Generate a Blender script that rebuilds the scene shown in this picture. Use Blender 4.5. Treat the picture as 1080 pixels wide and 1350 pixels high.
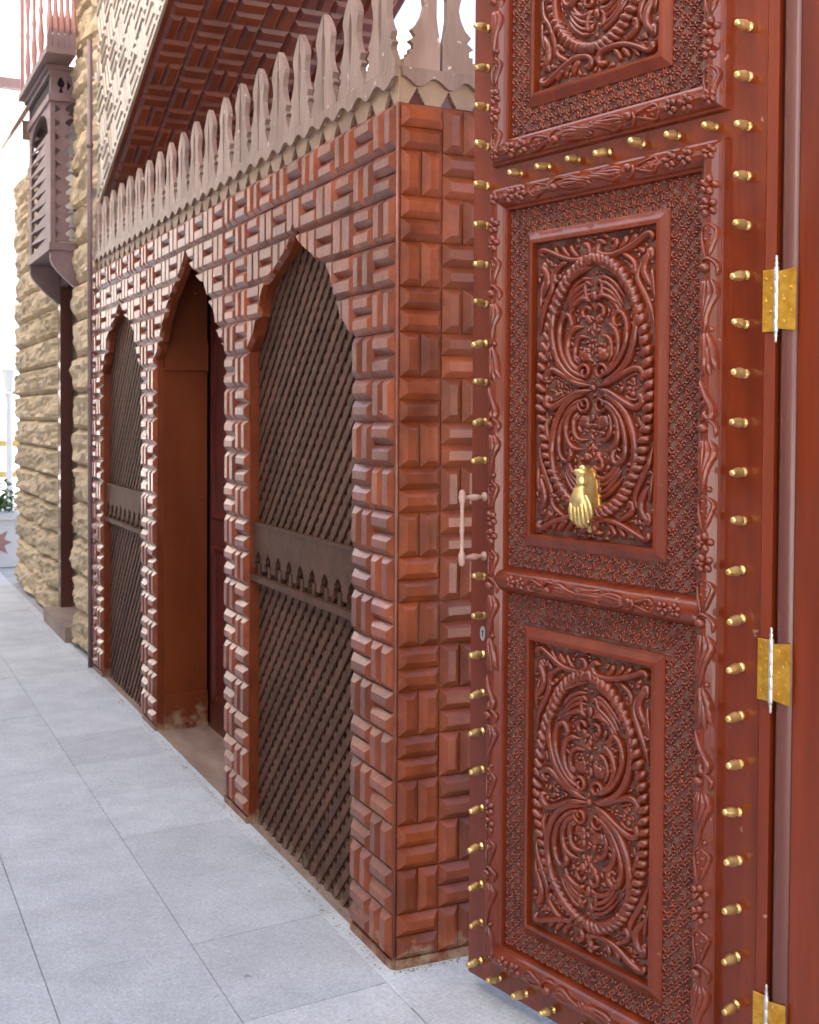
import bpy, math, random
import numpy as np
from math import sin, cos, pi, radians, sqrt, atan2
from mathutils import Matrix, Vector
random.seed(7)
for o in list(bpy.data.objects): bpy.data.objects.remove(o)
sc = bpy.context.scene
COL = sc.collection

# ------------------------------------------------------------------ camera, sky, sun, exposure
G = -0.025                                   # ground level (wall course grid starts at z = 0)
YAW, PIT, ROL = radians(25.345), radians(-1.554), radians(0.343)
ax = Vector((sin(YAW)*cos(PIT), cos(YAW)*cos(PIT), sin(PIT)))
rt = Vector((cos(YAW), -sin(YAW), 0)); up = rt.cross(ax)
r2 = rt*cos(ROL) + up*sin(ROL); u2 = -rt*sin(ROL) + up*cos(ROL)
cd = bpy.data.cameras.new('camera'); cam = bpy.data.objects.new('camera', cd); COL.objects.link(cam)
M = Matrix((( r2.x, u2.x, -ax.x, -1.328), (r2.y, u2.y, -ax.y, -2.8816), (r2.z, u2.z, -ax.z, 1.4554), (0, 0, 0, 1)))
cam.matrix_world = M
cd.sensor_fit = 'VERTICAL'; cd.sensor_height = 36; cd.sensor_width = 28.8
cd.lens = 36*1579.6/1350; cd.shift_y = -83.1/1350
cd.clip_start = .05; cd.clip_end = 600
cd.dof.use_dof = True; cd.dof.focus_distance = 2.75; cd.dof.aperture_fstop = 9.0
sc.camera = cam

SUN_EL, SUN_AZ = radians(31), radians(268)   # compass angle of the sun, clockwise from +Y
w = bpy.data.worlds.new('World'); sc.world = w; w.use_nodes = True
nt = w.node_tree; nt.nodes.clear()
sky = nt.nodes.new('ShaderNodeTexSky'); sky.sky_type = 'NISHITA'; sky.sun_disc = False
sky.sun_elevation = SUN_EL; sky.sun_rotation = SUN_AZ; sky.dust_density = 9.0; sky.air_density = 0.65; sky.ozone_density = 0.4
bg = nt.nodes.new('ShaderNodeBackground'); bg.inputs['Strength'].default_value = 0.15
wo = nt.nodes.new('ShaderNodeOutputWorld')
nt.links.new(sky.outputs[0], bg.inputs[0]); nt.links.new(bg.outputs[0], wo.inputs[0])
sd = bpy.data.lights.new('sun', 'SUN'); sd.energy = 4.5; sd.angle = radians(.53); sd.color = (1, .95, .87)
so = bpy.data.objects.new('sun', sd); COL.objects.link(so)
sdir = Vector((sin(SUN_AZ)*cos(SUN_EL), cos(SUN_AZ)*cos(SUN_EL), sin(SUN_EL)))
so.rotation_euler = sdir.to_track_quat('Z', 'Y').to_euler(); so.location = (-6, -6, 14)
sc.view_settings.view_transform = 'Standard'; sc.view_settings.look = 'None'
sc.view_settings.gamma = 1; sc.view_settings.exposure = 2.80

# ------------------------------------------------------------------ materials
def mat(name, c1, c2, rough=.5, scale=6, coat=0., metal=0., bump=0., bscale=40, stretch=(1, 1, 1), rnd=.0,
        wear=None, spots=None, rvar=.08, contrast=(.35, .7), bevel=0., spec=.5, crough=.12):
    m = bpy.data.materials.new(name); m.use_nodes = True; n = m.node_tree.nodes; l = m.node_tree.links
    n.clear(); out = n.new('ShaderNodeOutputMaterial'); p = n.new('ShaderNodeBsdfPrincipled')
    l.new(p.outputs[0], out.inputs[0])
    tc = n.new('ShaderNodeTexCoord'); geo = n.new('ShaderNodeNewGeometry')
    mp = n.new('ShaderNodeMapping'); mp.inputs['Scale'].default_value = stretch
    l.new(geo.outputs['Position'], mp.inputs[0])
    nz = n.new('ShaderNodeTexNoise'); nz.inputs['Scale'].default_value = scale; nz.inputs['Detail'].default_value = 6
    nz.inputs['Roughness'].default_value = .65
    l.new(mp.outputs[0], nz.inputs[0])
    rp = n.new('ShaderNodeMapRange'); rp.inputs[1].default_value = contrast[0]; rp.inputs[2].default_value = contrast[1]
    l.new(nz.outputs[0], rp.inputs[0])
    mx = n.new('ShaderNodeMix'); mx.data_type = 'RGBA'
    mx.inputs[6].default_value = (*c1, 1); mx.inputs[7].default_value = (*c2, 1)
    l.new(rp.outputs[0], mx.inputs[0]); col = mx.outputs[2]
    if rnd:
        oi = n.new('ShaderNodeObjectInfo'); hs = n.new('ShaderNodeHueSaturation')
        mr = n.new('ShaderNodeMapRange'); mr.inputs[3].default_value = 1-rnd; mr.inputs[4].default_value = 1+rnd
        l.new(oi.outputs['Random'], mr.inputs[0]); l.new(mr.outputs[0], hs.inputs['Value']); l.new(col, hs.inputs['Color'])
        col = hs.outputs[0]
    rgh = n.new('ShaderNodeMapRange'); rgh.inputs[3].default_value = max(.03, rough-rvar); rgh.inputs[4].default_value = rough+rvar
    n2 = n.new('ShaderNodeTexNoise'); n2.inputs['Scale'].default_value = scale*2.3; n2.inputs['Detail'].default_value = 4
    l.new(geo.outputs['Position'], n2.inputs[0]); l.new(n2.outputs[0], rgh.inputs[0])
    ro = rgh.outputs[0]
    if spots:                                  # small chips / dust specks with a shape of their own
        sc_, th, scol = spots
        v = n.new('ShaderNodeTexNoise'); v.inputs['Scale'].default_value = sc_; v.inputs['Detail'].default_value = 3
        l.new(geo.outputs['Position'], v.inputs[0])
        r = n.new('ShaderNodeMapRange'); r.inputs[1].default_value = th; r.inputs[2].default_value = th+.04
        l.new(v.outputs[0], r.inputs[0])
        m3 = n.new('ShaderNodeMix'); m3.data_type = 'RGBA'; m3.inputs[7].default_value = (*scol, 1)
        l.new(r.outputs[0], m3.inputs[0]); l.new(col, m3.inputs[6]); col = m3.outputs[2]
    if wear:                                   # scuffed, bare wood and dirt close to the pavement
        wcol, z1 = wear
        sx = n.new('ShaderNodeSeparateXYZ'); l.new(geo.outputs['Position'], sx.inputs[0])
        zr = n.new('ShaderNodeMapRange'); zr.inputs[1].default_value = G; zr.inputs[2].default_value = z1
        zr.inputs[3].default_value = .40; zr.inputs[4].default_value = -.05
        l.new(sx.outputs[2], zr.inputs[0])
        nw = n.new('ShaderNodeTexNoise'); nw.inputs['Scale'].default_value = 17; nw.inputs['Detail'].default_value = 7
        nw.inputs['Roughness'].default_value = .7
        l.new(geo.outputs['Position'], nw.inputs[0])
        ad = n.new('ShaderNodeMath'); ad.operation = 'ADD'; l.new(zr.outputs[0], ad.inputs[0]); l.new(nw.outputs[0], ad.inputs[1])
        r = n.new('ShaderNodeMapRange'); r.inputs[1].default_value = .78; r.inputs[2].default_value = 1.0
        l.new(ad.outputs[0], r.inputs[0])
        m4 = n.new('ShaderNodeMix'); m4.data_type = 'RGBA'; m4.inputs[7].default_value = (*wcol, 1)
        l.new(r.outputs[0], m4.inputs[0]); l.new(col, m4.inputs[6]); col = m4.outputs[2]
        rm = n.new('ShaderNodeMix'); rm.inputs[3].default_value = .8
        l.new(r.outputs[0], rm.inputs[0]); l.new(ro, rm.inputs[2]); ro = rm.outputs[0]
    l.new(col, p.inputs['Base Color']); l.new(ro, p.inputs['Roughness'])
    p.inputs['Metallic'].default_value = metal; p.inputs['Coat Weight'].default_value = coat
    p.inputs['Coat Roughness'].default_value = crough; p.inputs['Specular IOR Level'].default_value = spec
    nrm = None
    if bevel:
        bv = n.new('ShaderNodeBevel'); bv.samples = 3; bv.inputs['Radius'].default_value = bevel; nrm = bv.outputs[0]
    if bump:
        nb = n.new('ShaderNodeTexNoise'); nb.inputs['Scale'].default_value = bscale; nb.inputs['Detail'].default_value = 5
        mb = n.new('ShaderNodeMapping'); mb.inputs['Scale'].default_value = stretch
        l.new(geo.outputs['Position'], mb.inputs[0]); l.new(mb.outputs[0], nb.inputs[0])
        bp = n.new('ShaderNodeBump'); bp.inputs['Strength'].default_value = bump; bp.inputs['Distance'].default_value = .01
        l.new(nb.outputs[0], bp.inputs['Height'])
        if nrm: l.new(nrm, bp.inputs['Normal'])
        nrm = bp.outputs[0]
    if nrm: l.new(nrm, p.inputs['Normal'])
    return m

TAN = (.36, .24, .14)
M_DOOR = mat('door_varnish', (.105, .0128, .0022), (.205, .0300, .0048), .34, 16, coat=.65, crough=.08, spec=.22, bump=.16, bscale=60, stretch=(1, 1, .07), spots=(34, .735, (.34, .16, .09)), wear=((.14, .08, .06), .15), contrast=(.30, .72))
M_CARVE = mat('carved_varnish', (.096, .0112, .0022), (.210, .0300, .0056), .30, 11, coat=.85, crough=.07, spec=.22, bump=.30, bscale=70, spots=(46, .73, (.30, .16, .11)), contrast=(.30, .72))
M_BLOCK = mat('block_varnish', (.120, .0205, .0046), (.275, .060, .0150), .36, 9, coat=.50, crough=.14, spec=.3, bump=.20, bscale=55, rnd=.24, wear=(TAN, .16), spots=(55, .745, (.36, .20, .12)), bevel=.0022, contrast=(.28, .74))
M_WALL = mat('panel_varnish', (.130, .024, .005), (.205, .042, .010), .42, 7, coat=.3, spec=.25, bump=.15, bscale=45, wear=(TAN, .14))
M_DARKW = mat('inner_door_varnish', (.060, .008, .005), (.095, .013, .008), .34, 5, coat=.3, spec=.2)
M_REVEAL = mat('reveal_varnish', (.140, .026, .005), (.21, .043, .009), .42, 4, coat=.2, spec=.25, stretch=(1, 1, .3), wear=(TAN, .30), spots=(60, .75, (.42, .25, .16)))
M_LATT = mat('lattice_wood', (.068, .028, .016), (.120, .050, .030), .6, 12, spec=.22, bump=.2, bscale=70, rnd=.22, wear=((.30, .21, .14), .10))
M_CREST = mat('crest_wood', (.205, .118, .082), (.325, .21, .16), .48, 10, coat=.12, spec=.3, bump=.3, bscale=50, stretch=(1, 1, .3), rnd=.14, spots=(40, .68, (.5, .4, .32)))
M_VAL = mat('valance_cream', (.225, .128, .072), (.33, .21, .13), .5, 9, bump=.1)
M_SKYPALE = mat('skylight_pale_cladding', (.33, .255, .185), (.47, .375, .285), .38, 8, coat=.25, rnd=.1)  # skylight and gloss on the stair cladding put into a pale base colour
M_SOFF = mat('soffit_varnish', (.090, .014, .003), (.150, .027, .006), .4, 7, coat=.3, rnd=.12)
M_GOLD = mat('brass', (.66, .43, .13), (.95, .72, .34), .34, 45, rnd=.15, metal=.85, bump=.1, bscale=80)
M_BRASSH = mat('hinge_brass', (.52, .24, .02), (.80, .44, .06), .38, 45, metal=.7, spots=(70, .68, (.75, .6, .42)))
M_STEEL = mat('steel', (.55, .52, .48), (.66, .62, .57), .35, 40, metal=.8)
M_PULL = mat('worn_handle', (.42, .23, .17), (.58, .38, .30), .42, 25, coat=.2)
M_STONE = mat('sandstone', (.42, .305, .175), (.70, .55, .36), .9, 9, bump=1.0, bscale=34, rnd=.14, contrast=(.3, .72))
M_MORT = mat('mortar', (.22, .16, .10), (.30, .23, .15), .9, 12, bump=.4)
M_SLAB = mat('granite_slab', (.425, .445, .450), (.575, .594, .597), .6, 5.5, bump=.35, bscale=150, rnd=.08, contrast=(.25, .75), spots=(13, .735, (.27, .275, .285)))
M_GROUT = mat('grout', (.33, .33, .33), (.45, .45, .44), .9, 8)
M_STEP = mat('threshold_stone', (.22, .14, .105), (.36, .26, .20), .55, 7, bump=.2, stretch=(1, .4, 1))
M_LILAC = mat('lilac_paint', (.175, .100, .098), (.235, .145, .140), .5, 6, bump=.1)
M_PINK = mat('baluster_paint', (.42, .20, .17), (.52, .27, .23), .45, 8)
M_WHITE = mat('white_paint', (.72, .70, .66), (.80, .78, .74), .6, 4)
M_PLAST = mat('plaster', (.66, .60, .50), (.74, .68, .58), .85, 2, bump=.2)
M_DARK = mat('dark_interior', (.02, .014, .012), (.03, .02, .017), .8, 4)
M_BLACK = mat('gap_black', (.012, .010, .010), (.02, .017, .016), .8, 4)
M_LEAF = mat('leaf_green', (.05, .10, .025), (.10, .16, .045), .6, 20)
M_YEL = mat('yellow_paint', (.62, .40, .10), (.70, .47, .14), .5, 5)
M_POST = mat('post_varnish', (.085, .024, .016), (.125, .036, .024), .34, 5, coat=.4, stretch=(1, 1, .2), bump=.1)
M_DUST = mat('dusty_ground', (.085, .022, .012), (.175, .085, .062), .7, 24, bump=.4, bscale=110, contrast=(.40, .66))
# granite speckle
def add_speckle(m, amt=.16, scale=420):
    n = m.node_tree.nodes; l = m.node_tree.links
    p = next(x for x in n if x.type == 'BSDF_PRINCIPLED'); src = p.inputs['Base Color'].links[0].from_socket
    geo = next(x for x in n if x.type == 'NEW_GEOMETRY')
    nz = n.new('ShaderNodeTexNoise'); nz.inputs['Scale'].default_value = scale*.22; nz.inputs['Detail'].default_value = 5; nz.inputs['Roughness'].default_value = .8
    l.new(geo.outputs['Position'], nz.inputs[0])
    mr = n.new('ShaderNodeMapRange'); mr.inputs[1].default_value = .3; mr.inputs[2].default_value = .7
    mr.inputs[3].default_value = 1-amt; mr.inputs[4].default_value = 1+amt
    l.new(nz.outputs[0], mr.inputs[0])
    hs = n.new('ShaderNodeHueSaturation'); l.new(mr.outputs[0], hs.inputs['Value']); l.new(src, hs.inputs['Color'])
    l.new(hs.outputs[0], p.inputs['Base Color'])
add_speckle(M_SLAB, .24)

# ------------------------------------------------------------------ mesh helpers
class MB:
    def __init__(s): s.v = []; s.f = []
    def add(s, vs, fs):
        b = len(s.v); s.v += [tuple(q) for q in vs]; s.f += [tuple(i+b for i in f) for f in fs]; return s
    def box(s, a, b):
        x0, y0, z0 = a; x1, y1, z1 = b
        return s.add([(x0,y0,z0),(x1,y0,z0),(x1,y1,z0),(x0,y1,z0),(x0,y0,z1),(x1,y0,z1),(x1,y1,z1),(x0,y1,z1)],
                     [(0,3,2,1),(4,5,6,7),(0,1,5,4),(1,2,6,5),(2,3,7,6),(3,0,4,7)])
    def cbox(s, a, b, c=.003):                 # box with its front (+z) edges chamfered
        x0, y0, z0 = a; x1, y1, z1 = b
        vs = [(x0,y0,z0),(x1,y0,z0),(x1,y1,z0),(x0,y1,z0),(x0,y0,z1-c),(x1,y0,z1-c),(x1,y1,z1-c),(x0,y1,z1-c),
              (x0+c,y0+c,z1),(x1-c,y0+c,z1),(x1-c,y1-c,z1),(x0+c,y1-c,z1)]
        return s.add(vs, [(0,3,2,1),(0,1,5,4),(1,2,6,5),(2,3,7,6),(3,0,4,7),(4,5,9,8),(5,6,10,9),(6,7,11,10),(7,4,8,11),(8,9,10,11)])
    def prism(s, poly, n0, n1):                # polygon in (u, v), counter-clockwise, extruded along n
        k = len(poly)
        vs = [(p[0], p[1], n0) for p in poly] + [(p[0], p[1], n1) for p in poly]
        return s.add(vs, [tuple(range(k-1, -1, -1)), tuple(range(k, 2*k))] + [(i, (i+1) % k, k+(i+1) % k, k+i) for i in range(k)])
    def bevprism(s, poly, n0, n1, bw):         # polygon whose raised face is drawn in by about bw
        k = len(poly); cx = sum(p[0] for p in poly)/k; cy = sum(p[1] for p in poly)/k
        hx = max(abs(p[0]-cx) for p in poly); hy = max(abs(p[1]-cy) for p in poly)
        kx = max(.2, 1-bw/max(hx, 1e-4)); ky = max(.2, 1-bw/max(hy, 1e-4))
        vs = [(p[0], p[1], n0) for p in poly] + [(cx+(p[0]-cx)*kx, cy+(p[1]-cy)*ky, n1) for p in poly]
        return s.add(vs, [tuple(range(k, 2*k))] + [(i, (i+1) % k, k+(i+1) % k, k+i) for i in range(k)])
    def lathe(s, prof, o=(0, 0, 0), axis='n', seg=12):   # prof: (radius, height)
        vs = []; fs = []
        for r, h in prof:
            for i in range(seg):
                a = 2*pi*i/seg
                c, d = r*cos(a), r*sin(a)
                vs.append((o[0]+c, o[1]+d, o[2]+h) if axis == 'n' else (o[0]+d, o[1]+h, o[2]+c))
        for j in range(len(prof)-1):
            for i in range(seg):
                fs.append((j*seg+i, j*seg+(i+1) % seg, (j+1)*seg+(i+1) % seg, (j+1)*seg+i))
        fs.append(tuple(range(seg-1, -1, -1))); fs.append(tuple((len(prof)-1)*seg+i for i in range(seg)))
        return s.add(vs, fs)
    def stroke(s, pts, wid, hgt, base=0., n=20, taper=(.25, .1), cs=6, flat=1.):   # carved half-round ridge along a path
        P = crom(pts, n); L = [0]
        for i in range(1, len(P)): L.append(L[-1]+math.dist(P[i], P[i-1]))
        T = L[-1] or 1; vs = []; fs = []
        for i, p in enumerate(P):
            t = L[i]/T
            a = P[min(i+1, len(P)-1)]; b = P[max(i-1, 0)]
            dx, dy = a[0]-b[0], a[1]-b[1]; q = math.hypot(dx, dy) or 1; nx, ny = -dy/q, dx/q
            k = 1.
            if taper[0] > 0 and t < taper[0]: k = sin(t/taper[0]*pi/2)**.7
            if taper[1] > 0 and t > 1-taper[1]: k = min(k, sin((1-t)/taper[1]*pi/2)**.7)
            k = max(k, .06)
            for j in range(cs+1):
                th = pi*j/cs; o = cos(th)*wid*.5*k
                u, v = p[0]+nx*o, p[1]+ny*o
                bb = base(u, v) if callable(base) else base
                vs.append((u, v, bb+(sin(th)**flat)*hgt*k-.001))
        m = cs+1
        for i in range(len(P)-1):
            for j in range(cs): fs.append((i*m+j, i*m+j+1, (i+1)*m+j+1, (i+1)*m+j))
        return s.add(vs, fs)
    def hemi(s, u, v, ru, rv, h, rot=0., base=0., seg=8, rings=3):
        vs = []; fs = []; c, d = cos(rot), sin(rot)
        bb = base(u, v) if callable(base) else base
        for j in range(rings):
            e = pi/2*j/rings
            for i in range(seg):
                a = 2*pi*i/seg; x, y = cos(a)*ru*cos(e), sin(a)*rv*cos(e)
                vs.append((u+x*c-y*d, v+x*d+y*c, bb+sin(e)*h-.001))
        vs.append((u, v, bb+h))
        for j in range(rings-1):
            for i in range(seg): fs.append((j*seg+i, j*seg+(i+1) % seg, (j+1)*seg+(i+1) % seg, (j+1)*seg+i))
        for i in range(seg): fs.append(((rings-1)*seg+i, (rings-1)*seg+(i+1) % seg, rings*seg))
        return s.add(vs, fs)
    def tube(s, pts, rad, seg=8):
        pts = [Vector(p) for p in pts]; vs = []; fs = []
        for i, p in enumerate(pts):
            t = (pts[min(i+1, len(pts)-1)]-pts[max(i-1, 0)]).normalized()
            a = t.cross(Vector((0, 0, 1)) if abs(t.z) < .9 else Vector((1, 0, 0))).normalized(); b = t.cross(a)
            r = rad[i] if isinstance(rad, (list, tuple)) else rad
            for j in range(seg):
                th = 2*pi*j/seg; vs.append(p+a*cos(th)*r+b*sin(th)*r)
        for i in range(len(pts)-1):
            for j in range(seg): fs.append((i*seg+j, (i+1)*seg+j, (i+1)*seg+(j+1) % seg, i*seg+(j+1) % seg))
        fs.append(tuple(range(seg))); fs.append(tuple((len(pts)-1)*seg+j for j in range(seg-1, -1, -1)))
        return s.add(vs, fs)
    def sweep(s, rect, prof):                  # moulding round a rectangle; prof: (inset from the outer edge, height)
        u0, v0, u1, v1 = rect; vs = []; fs = []
        for d, h in prof: vs += [(u0+d, v0+d, h), (u1-d, v0+d, h), (u1-d, v1-d, h), (u0+d, v1-d, h)]
        for j in range(len(prof)-1):
            for i in range(4): fs.append((j*4+i, j*4+(i+1) % 4, (j+1)*4+(i+1) % 4, (j+1)*4+i))
        return s.add(vs, fs)
    def mesh(s, name, m, smooth=False):
        me = bpy.data.meshes.new(name); me.from_pydata(s.v, [], s.f); me.update(); me.materials.append(m)
        if smooth: me.polygons.foreach_set('use_smooth', [True]*len(me.polygons))
        return me
    def build(s, name, m, parent=None, mw=None, smooth=False):
        return link(name, s.mesh(name, m, smooth), parent, mw)
def crom(pts, n):
    if len(pts) == 2:
        a, b = pts; return [(a[0]+(b[0]-a[0])*i/n, a[1]+(b[1]-a[1])*i/n) for i in range(n+1)]
    P = [pts[0]]+list(pts)+[pts[-1]]; out = []; segs = len(pts)-1; k = max(2, round(n/segs))
    for i in range(segs):
        p0, p1, p2, p3 = P[i:i+4]
        for j in range(k):
            t = j/k
            out.append(tuple(.5*(2*p1[c]+(p2[c]-p0[c])*t+(2*p0[c]-5*p1[c]+4*p2[c]-p3[c])*t*t+(3*p1[c]-p0[c]-3*p2[c]+p3[c])*t**3) for c in (0, 1)))
    out.append(tuple(pts[-1])); return out
def link(name, data, parent=None, mw=None):
    o = bpy.data.objects.new(name, data); COL.objects.link(o)
    if parent: o.parent = parent
    if mw is not None: o.matrix_basis = mw
    return o
def thing(name, label, cat, mw=None, group=None):
    o = bpy.data.objects.new(name, None); COL.objects.link(o); o.empty_display_size = .1
    if mw is not None: o.matrix_basis = mw
    return tag(o, label, cat, group)
def tag(o, label, cat, group=None):
    o['label'] = label; o['category'] = cat
    if group: o['group'] = group
    return o
def frame(o, u, v, n):
    return Matrix(((u[0], v[0], n[0], o[0]), (u[1], v[1], n[1], o[1]), (u[2], v[2], n[2], o[2]), (0, 0, 0, 1)))
T = Matrix.Translation
SIDE = frame((0, 0, 0), (0, -1, 0), (0, 0, 1), (-1, 0, 0))      # local u = -y, n towards the street
FRONT = frame((0, 0, 0), (1, 0, 0), (0, 0, 1), (0, -1, 0))      # local u = x, n towards the camera
TH = radians(11.224); DO = (.13299, -.17288, 0)
DOOR = frame(DO, (sin(TH), -cos(TH), 0), (0, 0, 1), (-cos(TH), -sin(TH), 0))

# ------------------------------------------------------------------ ground and paving
gm = MB().add([(-300, -300, G-.0065), (300, -300, G-.0065), (300, 300, G-.0065), (-300, 300, G-.0065)], [(0, 1, 2, 3)])
ground = gm.build('ground', M_GROUT); ground['kind'] = 'structure'
# distant paving sheet with its joints in the material
def paving_mat():
    m = M_SLAB.copy(); m.name = 'granite_far'; n = m.node_tree.nodes; l = m.node_tree.links
    p = next(x for x in n if x.type == 'BSDF_PRINCIPLED'); src = p.inputs['Base Color'].links[0].from_socket
    geo = next(x for x in n if x.type == 'NEW_GEOMETRY')
    b = n.new('ShaderNodeTexBrick'); b.inputs['Scale'].default_value = 1; b.inputs['Brick Width'].default_value = .405
    b.inputs['Row Height'].default_value = .47; b.inputs['Mortar Size'].default_value = .003; b.offset = .0
    b.inputs['Color1'].default_value = b.inputs['Color2'].default_value = (1, 1, 1, 1); b.inputs['Mortar'].default_value = (.6, .6, .6, 1)
    l.new(geo.outputs['Position'], b.inputs[0])
    mx = n.new('ShaderNodeMix'); mx.data_type = 'RGBA'; mx.blend_type = 'MULTIPLY'; mx.inputs[0].default_value = 1
    l.new(src, mx.inputs[6]); l.new(b.outputs[0], mx.inputs[7]); l.new(mx.outputs[2], p.inputs['Base Color'])
    return m
MF = paving_mat()
pv = MB()
for a, b in (((-60, 9.32, G-.0055), (60, 120, G-.002)), ((-60, -60, G-.006), (60, -2.1, G-.002)), ((-60, -2.1, G-.006), (-3.3, 9.32, G-.002)), ((1.6, -2.1, G-.006), (60, -.02, G-.002))): pv.box(a, b)
street = pv.build('street', MF); street['kind'] = 'structure'
pave = bpy.data.objects.new('pavement', None); COL.objects.link(pave); pave['kind'] = 'structure'
SW, SL, SH, gp = .405, .470, .10, .0010
def slab_mesh(w_, l_):
    mb = MB(); c = .0012
    def pt(x, y): return (x, y+SH*x)
    q = [pt(gp, gp), pt(w_-gp, gp), pt(w_-gp, l_-gp), pt(gp, l_-gp)]
    qi = [pt(gp+c, gp+c), pt(w_-gp-c, gp+c), pt(w_-gp-c, l_-gp-c), pt(gp+c, l_-gp-c)]
    vs = [(*a, -.03) for a in q]+[(*a, -.0012) for a in q]+[(*a, 0) for a in qi]
    fs = [(i, (i+1) % 4, 4+(i+1) % 4, 4+i) for i in range(4)]+[(4+i, 4+(i+1) % 4, 8+(i+1) % 4, 8+i) for i in range(4)]+[(8, 9, 10, 11)]
    return mb.add(vs, fs).mesh('paving_slab', M_SLAB)
sm = slab_mesh(SW, SL); rs = random.Random(3)
for ci in range(8):
    x0 = -.048-SW*(ci+1); off = .415 - SH*.41 + SH*(x0+.41) - .005*ci
    for rj in range(-5, 19):
        o = link('paving_slab', sm, pave, T((x0, off+rj*SL, G+rs.uniform(-.0010, .0008))) @ Matrix.Rotation(rs.uniform(-.0015, .0015), 4, 'Y'))
for ci in range(4):
    for rj in range(4):
        link('paving_slab', sm, pave, T((-.045+SW*ci, .03-SL*(rj+1)+SH*SW*ci, G+rs.uniform(-.001, .001))))
sm2 = slab_mesh(.052, .62)
for rj in range(-1, 15):
    link('edge_slab', sm2, pave, T((-.049, .415+rj*.62-.004, G+rs.uniform(-.0015, -.0005))))
pave2 = MB().box((.002, 0.02, G-.02), (1.4, 4.3, G-.001)).build('kiosk_base_slab', M_STEP, pave)

# ------------------------------------------------------------------ kiosk with the stepped block cladding
BW, BH, FW, H = .14, .12, .1243, 2.28
LEN = 30*BW
kiosk = thing('kiosk', 'long red-brown wooden kiosk with raised wooden blocks, pointed arches and lattice windows', 'kiosk')
ARW = [(2.065, 0), (2.02, .03), (1.985, .08), (1.955, .15), (1.925, .23), (1.907, .275), (1.90, .298), (1.86, .335), (1.815, .352), (1.80, .352), (1.797, .374), (1.77, .395), (1.737, .41), (1.684, .49)]
ARD = [(2.161, 0), (2.11, .035), (2.07, .09), (2.03, .165), (1.992, .23), (1.985, .262), (1.94, .32), (1.89, .37), (1.885, .392), (1.84, .43), (1.79, .455), (1.785, .477), (1.745, .50), (1.709, .56)]
OPEN = [(.77, .49, ARW), (2.10, .56, ARD), (3.43, .49, ARW)]
def hw(z, ar, full):
    if z >= ar[0][0]: return 0.
    if z <= ar[-1][0]: return full
    for (za, wa), (zb, wb) in zip(ar, ar[1:]):
        if zb <= z <= za: return wa+(wb-wa)*(za-z)/max(za-zb, 1e-6)
    return full
PT = .027
wall = MB()
yb = 0.
for yc, full, ar in OPEN:
    wall.prism([(-(yc-full), G), (-(yc-full), H), (-yb, H), (-yb, G)][::-1] if False else [(-(yc-full), G), (-yb, G), (-yb, H), (-(yc-full), H)], -PT, 0)
    yb = yc+full
    for sgn in (1, -1):
        arc = [(-(yc+sgn*w_), z) for z, w_ in ar]
        poly = [(-yc, H)] + arc + [(-(yc+sgn*full), H)]
        if sgn < 0: poly = poly[::-1]
        # order so that the outline runs counter-clockwise
        A = sum(poly[i][0]*poly[(i+1) % len(poly)][1]-poly[(i+1) % len(poly)][0]*poly[i][1] for i in range(len(poly)))
        if A < 0: poly = poly[::-1]
        wall.prism(poly, -PT, 0)
wall.prism([(-LEN, G), (-yb, G), (-yb, H), (-LEN, H)], -PT, 0)
wall.build('side_panel', M_WALL, kiosk, SIDE)
MB().box((0.0, G, -.04), (1.15, H, -.001)).build('front_panel', M_WALL, kiosk, FRONT)
rb = MB(); rb.box((.0280, .041, H-.06), (1.15, LEN, H-.002)); rb.box((1.10, .041, G), (1.15, LEN, H-.06)); rb.box((.0280, LEN-.04, G), (1.10, LEN, H-.06))
rb.build('roof_and_back', M_WALL, kiosk)
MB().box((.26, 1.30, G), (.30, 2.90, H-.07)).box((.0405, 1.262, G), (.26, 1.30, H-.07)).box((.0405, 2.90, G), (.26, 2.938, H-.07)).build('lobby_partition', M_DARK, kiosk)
# bevelled blocks
BVW, BVD = .0190, .0195
def block_mesh(w_, h_, jit=0):
    q = random.Random(jit); g = .0008
    p = [(-w_/2+g, -h_/2+g), (w_/2-g, -h_/2+g), (w_/2-g, h_/2-g), (-w_/2+g, h_/2-g)]
    b = BVW*q.uniform(.94, 1.06); b = min(b, min(w_, h_)*.36); d = BVD*q.uniform(.95, 1.05)
    t = [(-w_/2+b, -h_/2+b), (w_/2-b, -h_/2+b), (w_/2-b, h_/2-b), (-w_/2+b, h_/2-b)]
    vs = [(*a, 0) for a in p]+[(*a, .003) for a in p]+[(*a, d) for a in t]
    return MB().add(vs, [(i, (i+1) % 4, 4+(i+1) % 4, 4+i) for i in range(4)]+[(4+i, 4+(i+1) % 4, 8+(i+1) % 4, 8+i) for i in range(4)]+[(8, 9, 10, 11)]).mesh('block', M_BLOCK)
sideV = [block_mesh(BW/2, BH, i) for i in range(4)]; sideH = [block_mesh(BW, BH/2, 10+i) for i in range(4)]
frV = [block_mesh(FW/2, BH, 20+i) for i in range(4)]; frH = [block_mesh(FW, BH/2, 30+i) for i in range(4)]
rest = MB(); nblk = 0; rq = random.Random(11); LIMIT = 300
def put(meshes, fr, u, v):
    global nblk
    nblk += 1
    link('block', rq.choice(meshes), kiosk, fr @ T((u, v, rq.uniform(-.0012, .0012))) @ Matrix.Rotation(rq.gauss(0, .006), 4, 'Z') @ Matrix.Rotation(rq.gauss(0, .006), 4, 'X') @ Matrix.Rotation(rq.gauss(0, .006), 4, 'Y'))
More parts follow.
